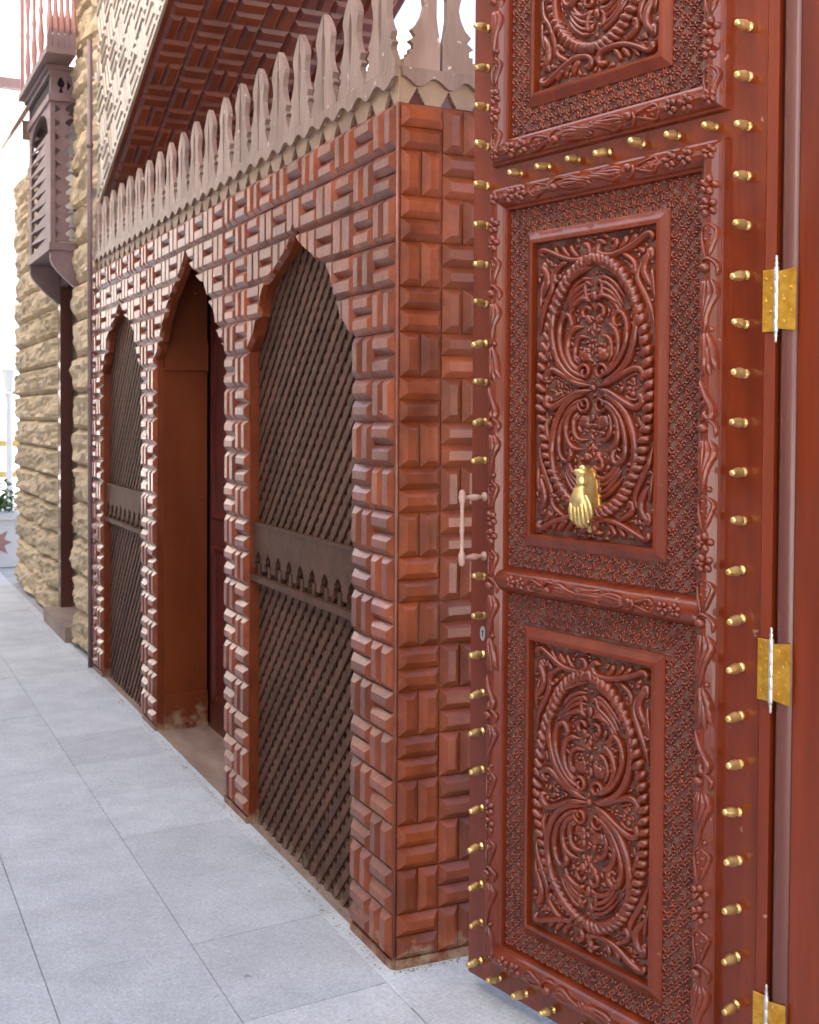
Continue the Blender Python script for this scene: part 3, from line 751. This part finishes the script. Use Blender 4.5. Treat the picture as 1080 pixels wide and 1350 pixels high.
# hand-shaped brass knocker
KU, KV = .437, 1.281
kn = MB(); pl = []
for k in range(72):
    a = 2*pi*k/72; s_ = 1+.06*abs(sin(a*6.5)); pl.append((KU+.030*cos(a)*s_*(1-.12*sin(a)), KV-.012+.072*sin(a)*s_))
kn.prism(pl, .006, .0115); kn.prism([(KU+(p_[0]-KU)*.82, KV-.012+(p_[1]-KV+.012)*.86) for p_ in pl], .0114, .014)
ko = kn.build('knocker_plate', M_GOLD, door)
hd = MB()
hd.lathe([(.006, .010), (.006, .030), (.010, .033), (.010, .040), (.006, .043)], (KU-.001, KV+.058, .0), 'n', 10)      # pivot
hd.lathe([(.003, .046), (.010, .050), (.0135, .060), (.0115, .069), (.0125, .073), (.0175, .078), (.0185, .084), (.015, .089)][::1], (KU-.002, KV-.03, .040), 'v', 12)
hd.build('knocker_pivot', M_GOLD, ko, smooth=True)
# back of the hand: lofted sections, widening from the wrist to the knuckles and curling back to the plate
hb = MB(); secs = []
for t in range(13):
    q = t/12
    v = KV+.022-.078*q; wd = .0125+.0135*sin(min(1, q*1.5)*pi/2)-.004*max(0, q-.8)*5
    n0 = .040+.012*sin(q*pi*.9)-.010*q; th = .013+.004*sin(q*pi)-.004*q
    row = []
    for k in range(24):
        a = 2*pi*k/24; x = cos(a); y = sin(a)
        fing = 0
        if q > .45 and y > -.2: fing = -.0028*min(1, (q-.45)*5)*max(0, abs(cos((x+1)*pi*2))**6 if False else (1 if min(abs(x+.5), abs(x), abs(x-.5)) < .09 else 0))
        cut = 0
        row.append((KU-.002+x*wd, v - (.006*(x*x) if q > .85 else 0), n0+y*th+fing))
    secs.append(row)
for r in secs: hb.v += r
for t in range(12):
    for k in range(24): hb.f.append((t*24+k, t*24+(k+1) % 24, (t+1)*24+(k+1) % 24, (t+1)*24+k))
hb.f.append(tuple(range(24))); hb.f.append(tuple(range(12*24+23, 12*24-1, -1)))
hand = hb.build('knocker_hand', M_GOLD, ko, smooth=True)
fg = MB()
for k in range(4):                                            # four curled fingers of unequal length
    x = KU-.0195+.0118*k; l_ = (.036, .043, .045, .040)[k]
    fg.tube([(x+.001*(1.5-k), KV-.018, .052), (x, KV-.034, .0545), (x, KV-.034-l_*.55, .0500), (x, KV-.034-l_*.85, .0400), (x, KV-.034-l_*.80, .0300)], [.0062, .0064, .0060, .0054, .0042], 8)
fg.tube([(KU+.018, KV+.0, .046), (KU+.027, KV-.018, .043), (KU+.027, KV-.040, .036), (KU+.022, KV-.056, .030)], [.006, .0068, .0060, .0045], 8)   # thumb at the side of the palm
fg.build('finger', M_GOLD, hand, smooth=True)

# hinges and the gate post
post = thing('gate_post', 'smooth red-brown gate post the carved door leaf is hinged to', 'gate post', DOOR)
pp = MB(); segs = 9
poly = [(.9345, -.10)]+[(.9345+.0205-.0205*cos(pi*k/segs), -.004+.016*sin(pi*k/segs)) for k in range(segs+1)]+[(.9755, -.10)]
vs = [(a, G, b) for a, b in poly]+[(a, 3.3, b) for a, b in poly]; k_ = len(poly)
pp.add(vs, [(i, i+1, k_+i+1, k_+i) for i in range(k_-1)]); pp.build('rounded_bead', M_POST, post, smooth=True)
MB().box((.976, G, -.14), (1.62, 3.3, .004)).box((.915, G, -.14), (.9755, 3.3, -.1005)).build('jamb_board', M_DOOR, post)
MB().box((-.02, 3.16, -.14), (1.62, 3.5, -.004)).build('lintel', M_DOOR, post)
scm = MB().lathe([(.0036, 0), (.0036, .0008), (.0024, .0015)], seg=10); scm.box((-.0034, -.0005, .0013), (.0034, .0005, .0018)); screw = scm.mesh('screw', M_BRASSH)
for z in (1.684, .964, .262, 2.39):
    hm = MB()
    zz = z-.060
    hm.cbox((.8985, zz, .0088), (.9262, zz+.12, .0118), .0008)
    hm.prism([(.9375, zz+.005), (.9765, zz), (.9765, zz+.12), (.9375, zz+.115)], .0125, .0150)
    ho = hm.build('hinge', M_BRASSH, door)
    for du, n_, dvs in ((.906, .0118, (.018, .060, .102)), (.918, .0118, (.038, .082)), (.950, .0150, (.018, .060, .102)), (.966, .0150, (.038, .082))):
        for dv in dvs: link('screw', screw, ho, T((du, zz+dv, n_-.0004)) @ Matrix.Rotation(random.uniform(0, 3), 4, 'Z'))
    kn_ = MB()
    pr = [(.002, -.022), (.0032, -.018), (.0024, -.013), (.0042, -.008), (.0028, -.004), (.0052, -.001)]
    for q in range(5): pr += [(.0056, q*.0244+.001), (.0056, q*.0244+.0225), (.0048, q*.0244+.0235)]
    pr += [(.0052, .123), (.0028, .126), (.0042, .131), (.0024, .136), (.0032, .141), (.002, .146)]
    kn_.lathe(pr, (.932, zz, .0135), 'v', 10); kn_.build('hinge_pin', M_STEEL, ho, smooth=True)

# ------------------------------------------------------------------ sloping stair above the kiosk
SA = radians(23.05); EX = .05
stair = thing('stair', 'sloping stair flank above the kiosk, basket-weave side coloured pale as if skylit, dark red soffit', 'stair')
# along-slope direction descending away from the camera
dslope = Vector((0, cos(SA), -sin(SA)))
P0 = Vector((EX, 4.23, 2.71))
SS = frame(P0, tuple(-dslope), (0, sin(SA), cos(SA)), (-1, 0, 0))            # side: u climbs towards the camera, v up square to the slope
UN = frame(P0, (1, 0, 0), tuple(-dslope), (0, -sin(SA), -cos(SA)))           # soffit: u = x, v climbs, n down
sbm = MB(); sbm.box((-.25, 0, -1.10), (4.6, 1.32, -.0005)); so_ = sbm.build('stair_body', M_VAL, stair, SS)
MB().box((.0, -.25, .0005), (1.10, 4.6, .006)).build('soffit_board', M_SOFF, stair, UN)
MB().box((-.25, .0, .0), (4.6, .022, .014)).build('edge_trim', M_SKYPALE, stair, SS)
CC = .174
def simple_block(w_, h_, m, nm, b=.018, d=.016, g=.001):
    p = [(-w_/2+g, -h_/2+g), (w_/2-g, -h_/2+g), (w_/2-g, h_/2-g), (-w_/2+g, h_/2-g)]
    t = [(-w_/2+b, -h_/2+b), (w_/2-b, -h_/2+b), (w_/2-b, h_/2-b), (-w_/2+b, h_/2-b)]
    return MB().add([(*a, 0) for a in p]+[(*a, d) for a in t], [(i, (i+1) % 4, 4+(i+1) % 4, 4+i) for i in range(4)]+[(4, 5, 6, 7)]).mesh(nm, m)
CB = .195
cv_ = [simple_block(CB/3, CB, M_SKYPALE, 'cladding_slat', .015, .018, .004), simple_block(CB, CB/3, M_SKYPALE, 'cladding_slat', .015, .018, .004)]
for i in range(14):
    for j in range(7):
        for k in range(3):
            R_ = Matrix.Rotation(rq.gauss(0, .02), 4, 'X') @ Matrix.Rotation(rq.gauss(0, .02), 4, 'Y')
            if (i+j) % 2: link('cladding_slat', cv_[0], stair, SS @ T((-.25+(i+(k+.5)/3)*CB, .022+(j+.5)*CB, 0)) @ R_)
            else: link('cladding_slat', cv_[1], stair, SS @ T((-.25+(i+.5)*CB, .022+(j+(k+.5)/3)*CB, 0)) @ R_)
SX = .149; sv_ = [simple_block(SX/2, CC, M_SOFF, 'soffit_block'), simple_block(SX, CC/2, M_SOFF, 'soffit_block')]
for i in range(7):
    for j in range(19):
        for k in (0, 1):
            if (i+j) % 2: link('soffit_block', sv_[0], stair, UN @ T((.022+(i+.25+.5*k)*SX, -.12+(j+.5)*CC, .006)))
            else: link('soffit_block', sv_[1], stair, UN @ T((.022+(i+.5)*SX, -.12+(j+.25+.5*k)*CC, .006)))

# ------------------------------------------------------------------ rusticated stone piers and the doorway between them
def stone_mesh(l_, h_, d, seed):
    q = random.Random(seed); nu, nv = 13, 8; mb = MB(); vs = []
    ph = [q.uniform(0, 6) for _ in range(6)]
    for j in range(nv+1):
        for i in range(nu+1):
            a, b = i/nu, j/nv; e = min(a*l_, (1-a)*l_, b*h_, (1-b)*h_)
            n_ = d*min(1, (e/.020)**.5 if e > 0 else 0)*(.72+.13*sin(7*a+ph[0]+3*b)+.12*sin(9*b+ph[1]-4*a)+.09*sin(17*a+ph[2])+q.uniform(-.20, .17))
            vs.append((a*l_-l_/2+(q.uniform(-.006, .006) if 0 < i < nu else 0), b*h_-h_/2+(q.uniform(-.004, .004) if 0 < j < nv else 0), n_))
    fs = [(j*(nu+1)+i, j*(nu+1)+i+1, (j+1)*(nu+1)+i+1, (j+1)*(nu+1)+i) for j in range(nv) for i in range(nu)]
    return mb.add(vs, fs).mesh('stone', M_STONE)
def pier(name, label, y0, y1, z1, rows, per, x0, seed, endface=True):
    t = thing(name, label, 'stone pier')
    MB().box((x0+.001, y0+.01, G), (x0+.55, y1-.01, z1)).build('core', M_MORT, t)
    rh_ = (z1-G)/rows; q = random.Random(seed)
    for j in range(rows):
        cuts = [y0]+sorted(q.uniform(.35, .65)*(y1-y0)+y0 for _ in range(per-1))+[y1]
        for a, b in zip(cuts, cuts[1:]):
            me = stone_mesh(b-a-.008, rh_-.008, .062, q.random())
            link('stone', me, t, frame((x0, (a+b)/2, G+(j+.5)*rh_), (0, -1, 0), (0, 0, 1), (-1, 0, 0)))
        if endface:
            me = stone_mesh(.30, rh_-.008, .05, q.random()); link('stone', me, t, frame((x0+.155, y0+.009, G+(j+.5)*rh_), (1, 0, 0), (0, 0, 1), (0, -1, 0)))
    return t
pier('stone_pier', 'narrow rusticated sandstone pier between kiosk and dark doorway', 4.255, 5.05, 4.6, 20, 1, .055, 5)
pier('stone_pier', 'wide rusticated sandstone pier beyond the dark doorway at the far left', 5.98, 8.15, 3.45, 17, 2, .085, 9)
dw = thing('side_doorway', 'dark recessed doorway with brown frame between the two sandstone piers', 'doorway')
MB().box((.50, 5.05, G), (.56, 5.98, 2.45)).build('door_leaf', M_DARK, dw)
MB().box((.078, 5.90, G), (.16, 5.998, 2.45)).box((.16, 5.051, G), (.24, 5.11, 2.45)).build('door_frame', M_POST, dw)
MB().box((-.03, 5.052, G), (.50, 5.975, .075)).build('step', M_STEP, dw)
MB().box((.10, 5.051, 2.45), (.50, 5.979, 3.66)).build('overdoor_wall', M_PLAST, dw)
MB().box((.08, 5.052, 2.36), (.12, 5.90, 2.42)).build('lintel', M_LILAC, dw)
pipe = MB(); pipe.tube([(-.020, 4.228, G), (-.020, 4.228, 1.2), (-.022, 4.228, 2.4), (-.020, 4.228, 3.62)], .015, 10)
pipe.tube([(-.020, 4.228, 1.60), (-.020, 4.228, 1.63)], .019, 10); pipe.tube([(-.020, 4.228, 3.0), (-.020, 4.228, 3.03)], .019, 10)
tag(pipe.build('wall_pipe', M_LILAC, smooth=True), 'slim mauve vertical pipe where the kiosk meets the sandstone pier', 'pipe')

# ------------------------------------------------------------------ small wooden bay over that doorway
bay = thing('wooden_bay', 'small mauve wooden bay with spade-shaped cut-outs above the dark doorway', 'bay')
BX, BY0, BY1 = -.125, 5.0, 5.95
for yy in (BY0, BY1-.03): MB().box((BX, yy, 2.48), (BX+.030, yy+.03, 3.62)).build('corner_post', M_LILAC, bay)
def cut_panel(w_, z0, z1, n, depth=.012):
    """pierced board: a notch down its left edge and a spade-shaped opening in every cell"""
    mb = MB(); hc = (z1-z0)/n; c = w_*.62
    for k in range(n):
        b = z0+k*hc
        P_ = lambda q: [(x, b+z*hc) for x, z in q]
        mb.prism(P_([(0, 0), (c, 0), (c, .06), (c-w_*.13, .08), (c-w_*.05, .34), (c-w_*.20, .42), (c-w_*.24, .60), (c-w_*.10, .82), (c, .96), (c, 1), (0, 1), (0, .80), (w_*.22, .50), (0, .20)]), 0, depth)
        mb.prism(P_([(c, 0), (w_, 0), (w_, 1), (c, 1), (c, .96), (c+w_*.10, .82), (c+w_*.24, .60), (c+w_*.20, .42), (c+w_*.05, .34), (c+w_*.13, .08), (c, .06)]), 0, depth)
    return mb
for yy in (BY0+.020, BY1-.012):
    cut_panel(.165, 2.56, 3.44, 10).build('spade_panel', M_LILAC, bay, frame((BX+.030, yy, 0), (1, 0, 0), (0, 0, 1), (0, -1, 0)))
tp = MB(); nT = 9; hT = (3.26-2.56)/nT; WT = .89
for k in range(nT):
    b = 2.56+k*hT
    tp.prism([(0, b), (WT, b), (WT, b+hT*.5), (WT-.16, b+hT*.5), (.12, b+hT*.08), (0, b+hT*.08)], 0, .012)
    tp.prism([(0, b+hT), (0, b+hT*.92), (.12, b+hT*.92), (WT-.16, b+hT*.5), (WT, b+hT*.5), (WT, b+hT)], 0, .012)
    tp.box((0, b+hT*.08, 0), (.05, b+hT*.92, .012))
tp.build('pierced_screen', M_LILAC, bay, frame((BX+.014, BY1-.03, 0), (0, -1, 0), (0, 0, 1), (-1, 0, 0)))
arch = []
for k in range(13): a = pi*k/12; arch.append((.445+.37*cos(a), 3.28+.15*sin(a)))
MB().prism([(.89, 3.262), (.89, 3.46), (0, 3.46), (0, 3.262), (.075, 3.262)]+arch[::-1]+[(.815, 3.262)], 0, .02).build('arched_head', M_LILAC, bay, frame((BX+.02, BY1-.03, 0), (0, -1, 0), (0, 0, 1), (-1, 0, 0)))
cut_panel(.10, 3.485, 3.60, 1).build('frieze_panel', M_LILAC, bay, frame((BX+.002, BY0-.006, 0), (1, 0, 0), (0, 0, 1), (0, -1, 0)))
cut_panel(.10, 3.485, 3.60, 1).build('frieze_panel', M_LILAC, bay, frame((BX+.103, BY0-.006, 0), (1, 0, 0), (0, 0, 1), (0, -1, 0)))
MB().box((BX-.012, BY0-.02, 3.44), (.10, BY1+.01, 3.485)).build('lower_cornice', M_LILAC, bay)
MB().box((BX-.012, BY0-.02, 3.60), (.10, BY1+.01, 3.63)).box((BX-.03, BY0-.035, 3.63), (.10, BY1+.02, 3.66)).build('cornice', M_LILAC, bay)
MB().box((BX+.01, BY0+.03, 3.485), (.10, BY1, 3.60)).build('frieze_core', M_DARK, bay)
MB().box((BX-.01, BY0-.01, 2.50), (.10, BY1+.01, 2.55)).build('sill', M_LILAC, bay)
for yy in (BY0, BY1-.05):
    br = [(BX, 2.50), (BX, 2.44)]+[(BX+.19*(k/7)**1.4, 2.44-.20*(k/7)) for k in range(1, 8)]+[(.09, 2.24), (.09, 2.50)]
    MB().prism(br, 0, .045).build('bracket', M_LILAC, bay, frame((0, yy+.045, 0), (1, 0, 0), (0, 0, 1), (0, -1, 0)))
hood = MB().add([(-.245, 5.96, 3.44), (-.10, 5.96, 3.70), (-.10, 6.5, 3.70), (-.245, 6.5, 3.44), (-.245, 5.96, 3.405), (-.085, 5.96, 3.66), (-.085, 6.5, 3.66), (-.245, 6.5, 3.405)],
     [(0, 1, 2, 3), (7, 6, 5, 4), (0, 4, 5, 1), (3, 2, 6, 7), (0, 3, 7, 4), (1, 5, 6, 2)])
hood.box((-.10, 5.965, 3.50), (.10, 5.995, 3.64)).box((-.10, 6.46, 3.50), (.10, 6.49, 3.64))
tag(hood.build('hood', M_VAL), 'slanted pale timber hood jutting out just left of the wooden bay', 'hood')

# balcony railing above the bay
rail = thing('balcony_railing', 'pinkish balcony railing of turned balusters above the wooden bay', 'railing')
MB().box((-.19, 4.72, 3.663), (-.012, 6.02, 3.70)).build('floor_edge', M_LILAC, rail)
MB().box((-.18, 4.78, 4.42), (-.15, 6.0, 4.47)).build('hand_rail', M_WHITE, rail)
MB().box((-.18, 4.735, 4.42), (-.012, 4.775, 4.47)).build('hand_rail', M_PINK, rail)
bp2 = [(.016, 0), (.018, .02), (.012, .05), (.018, .10), (.021, .16), (.013, .24), (.011, .30), (.018, .33), (.011, .36), (.012, .48), (.021, .56), (.018, .60), (.012, .66), (.016, .69), (.016, .72)]
bal = MB().lathe(bp2, axis='n', seg=8).mesh('baluster', M_PINK, True)
for k in range(3): link('baluster', bal, rail, T((-.165, 5.10+k*.30, 3.70)))
for k in range(5): link('baluster', bal, rail, T((-.165+k*.036, 4.755, 3.70)))
MB().box((-.178, 5.97, 3.70), (-.152, 6.0, 4.42)).build('newel_post', M_PINK, rail)
for k in range(5):
    a = -.186+k*.0345; MB().prism([(a, 3.70), (a+.033, 3.70), (a+.033, 3.775), (a+.026, 3.79), (a+.0165, 3.82), (a+.007, 3.79), (a, 3.775)], 0, .012).build('pointed_board', M_LILAC, rail, frame((0, 4.735, 0), (1, 0, 0), (0, 0, 1), (0, -1, 0)))

# ------------------------------------------------------------------ sunlit street beyond
fb = thing('far_building', 'bright sunlit pale building closing the street at the far left', 'building')
MB().box((-14, 30, G), (16, 38, 13)).build('wall', M_WHITE, fb)
for k in range(7):
    for z in (1.0, 4.6, 8.2):
        x = -3+k*1.9
        o = MB().box((x, 29.93, z), (x+.95, 29.999, z+1.9)).build('window', M_WHITE, fb)
        MB().box((x-.08, 29.90, z-.08), (x, 29.998, z+1.98)).box((x+.95, 29.90, z-.08), (x+1.03, 29.998, z+1.98)).box((x, 29.90, z+1.9), (x+.95, 29.998, z+1.98)).box((x, 29.89, z-.08), (x+.95, 29.998, z)).build('frame', M_PINK if z < 2 else M_WHITE, o)
lampp = thing('street_lamp', 'white lantern post in the sunlit street beyond the piers', 'street lamp', T((.705, 14, G)))
MB().lathe([(.11, 0), (.11, .15), (.06, .2), (.045, .4), (.04, 1.6), (.05, 1.64), (.04, 1.7), (.07, 1.75), (.035, 1.8)], axis='n', seg=12).build('pole', M_WHITE, lampp, smooth=True)
MB().lathe([(.05, 1.8), (.10, 2.05), (.115, 2.07), (.03, 2.18), (.012, 2.22), (.02, 2.25), (.002, 2.29)], axis='n', seg=6).build('lantern', M_WHITE, lampp)
pl_ = thing('planter_box', 'white planter box with a red star panel at the foot of the far pier', 'planter', T((.02, 9.45, G)))
MB().box((-.22, -.22, 0), (.22, .22, .50)).box((-.25, -.25, .46), (.25, .25, .52)).build('box', M_WHITE, pl_)
st = [(.13*(1 if k % 2 == 0 else .5)*cos(pi*k/8), .24+.16*(1 if k % 2 == 0 else .5)*sin(pi*k/8)) for k in range(16)]
for fr_ in (frame((0, -.221, 0), (1, 0, 0), (0, 0, 1), (0, -1, 0)), frame((-.221, 0, 0), (0, -1, 0), (0, 0, 1), (-1, 0, 0))):
    MB().prism(st, 0, .006).build('star_panel', M_PINK, pl_, fr_)
lv = MB(); ql = random.Random(4)
for k in range(260):
    x, y, z = ql.gauss(0, .11), ql.gauss(0, .11), .52+abs(ql.gauss(.10, .08)); a = ql.uniform(0, 6.3); s_ = ql.uniform(.03, .06)
    lv.add([(x, y, z), (x+cos(a)*s_, y+sin(a)*s_, z+ql.uniform(-.02, .04)), (x+cos(a+.5)*s_*1.4, y+sin(a+.5)*s_*1.4, z+ql.uniform(-.02, .05)), (x+cos(a+1)*s_, y+sin(a+1)*s_, z+ql.uniform(-.02, .04))], [(0, 1, 2, 3)])
lv.build('shrub', M_LEAF, pl_)
bar = thing('barrier_rail', 'yellow barrier rail crossing the bright street far left', 'barrier', T((0, 17.5, G)))
MB().box((-1.2, 0, .95), (3.2, .05, 1.05)).box((-1.2, 0, .45), (3.2, .05, .55)).build('rail', M_YEL, bar)
for k in range(4): MB().box((-1.1+k*1.35, -.02, 0), (-1.03+k*1.35, .07, 1.1)).build('post', M_WHITE, bar)
beam = MB().box((-1.5, 12, 5.30), (.61, 12.12, 5.42)); tag(beam.build('timber_beam', M_LILAC), 'brown timber beam sticking out into the bright sky at far left', 'beam')
MB_h = MB()
acr = thing('building', 'tall unseen plastered building across the narrow street, sized to shade it', 'building')
MB().box((-12, -5.0, G), (-4.4, 18.0, 7.3)).build('wall', M_PLAST, acr)  # unseen mass, its ends and height set for shade and reflections on the kiosk
MB().box((-12.2, -5.2, 7.3), (-4.2, 18.2, 7.6)).build('parapet', M_PLAST, acr)
for k in range(4):
    for z in (1.0, 4.2):
        o = MB().box((-4.42, .9+k*3.4, z), (-4.37, 2.0+k*3.4, z+1.7)).build('window', M_DARK, acr)


# grit and dust lying along the foot of the kiosk
dq = random.Random(21); gr = MB()
def chip(x, y, r):
    k = 5; a0 = dq.uniform(0, 6)
    base = [(x+cos(a0+2*pi*i/k)*r*dq.uniform(.6, 1.2), y+sin(a0+2*pi*i/k)*r*dq.uniform(.6, 1.2), G+.0002) for i in range(k)]
    gr.add(base+[(x+dq.uniform(-.2, .2)*r, y+dq.uniform(-.2, .2)*r, G+r*dq.uniform(.4, .9))], [(i, (i+1) % k, k) for i in range(k)])
for i in range(420):
    y = dq.uniform(0, 4.2); chip(-.020-abs(dq.gauss(0, .016)), y, dq.uniform(.0012, .0042))
for i in range(120): chip(dq.uniform(-.02, .32), -.016-abs(dq.gauss(0, .014)), dq.uniform(.0012, .004))
for i in range(260): chip(dq.uniform(.004, .025), dq.choice([dq.uniform(.29, 1.25), dq.uniform(2.95, 3.91)]), dq.uniform(.002, .005))
for i in range(120): chip(-abs(dq.gauss(.3, .35))-.03, dq.uniform(-.3, 5), dq.uniform(.0012, .003))
M_GRIT = mat('grit', (.20, .14, .09), (.40, .31, .22), .9, 30)
go = gr.build('ground_litter', M_GRIT); go['kind'] = 'stuff'; go['label'] = 'brown grit and crumbs along the foot of the kiosk'; go['category'] = 'litter'
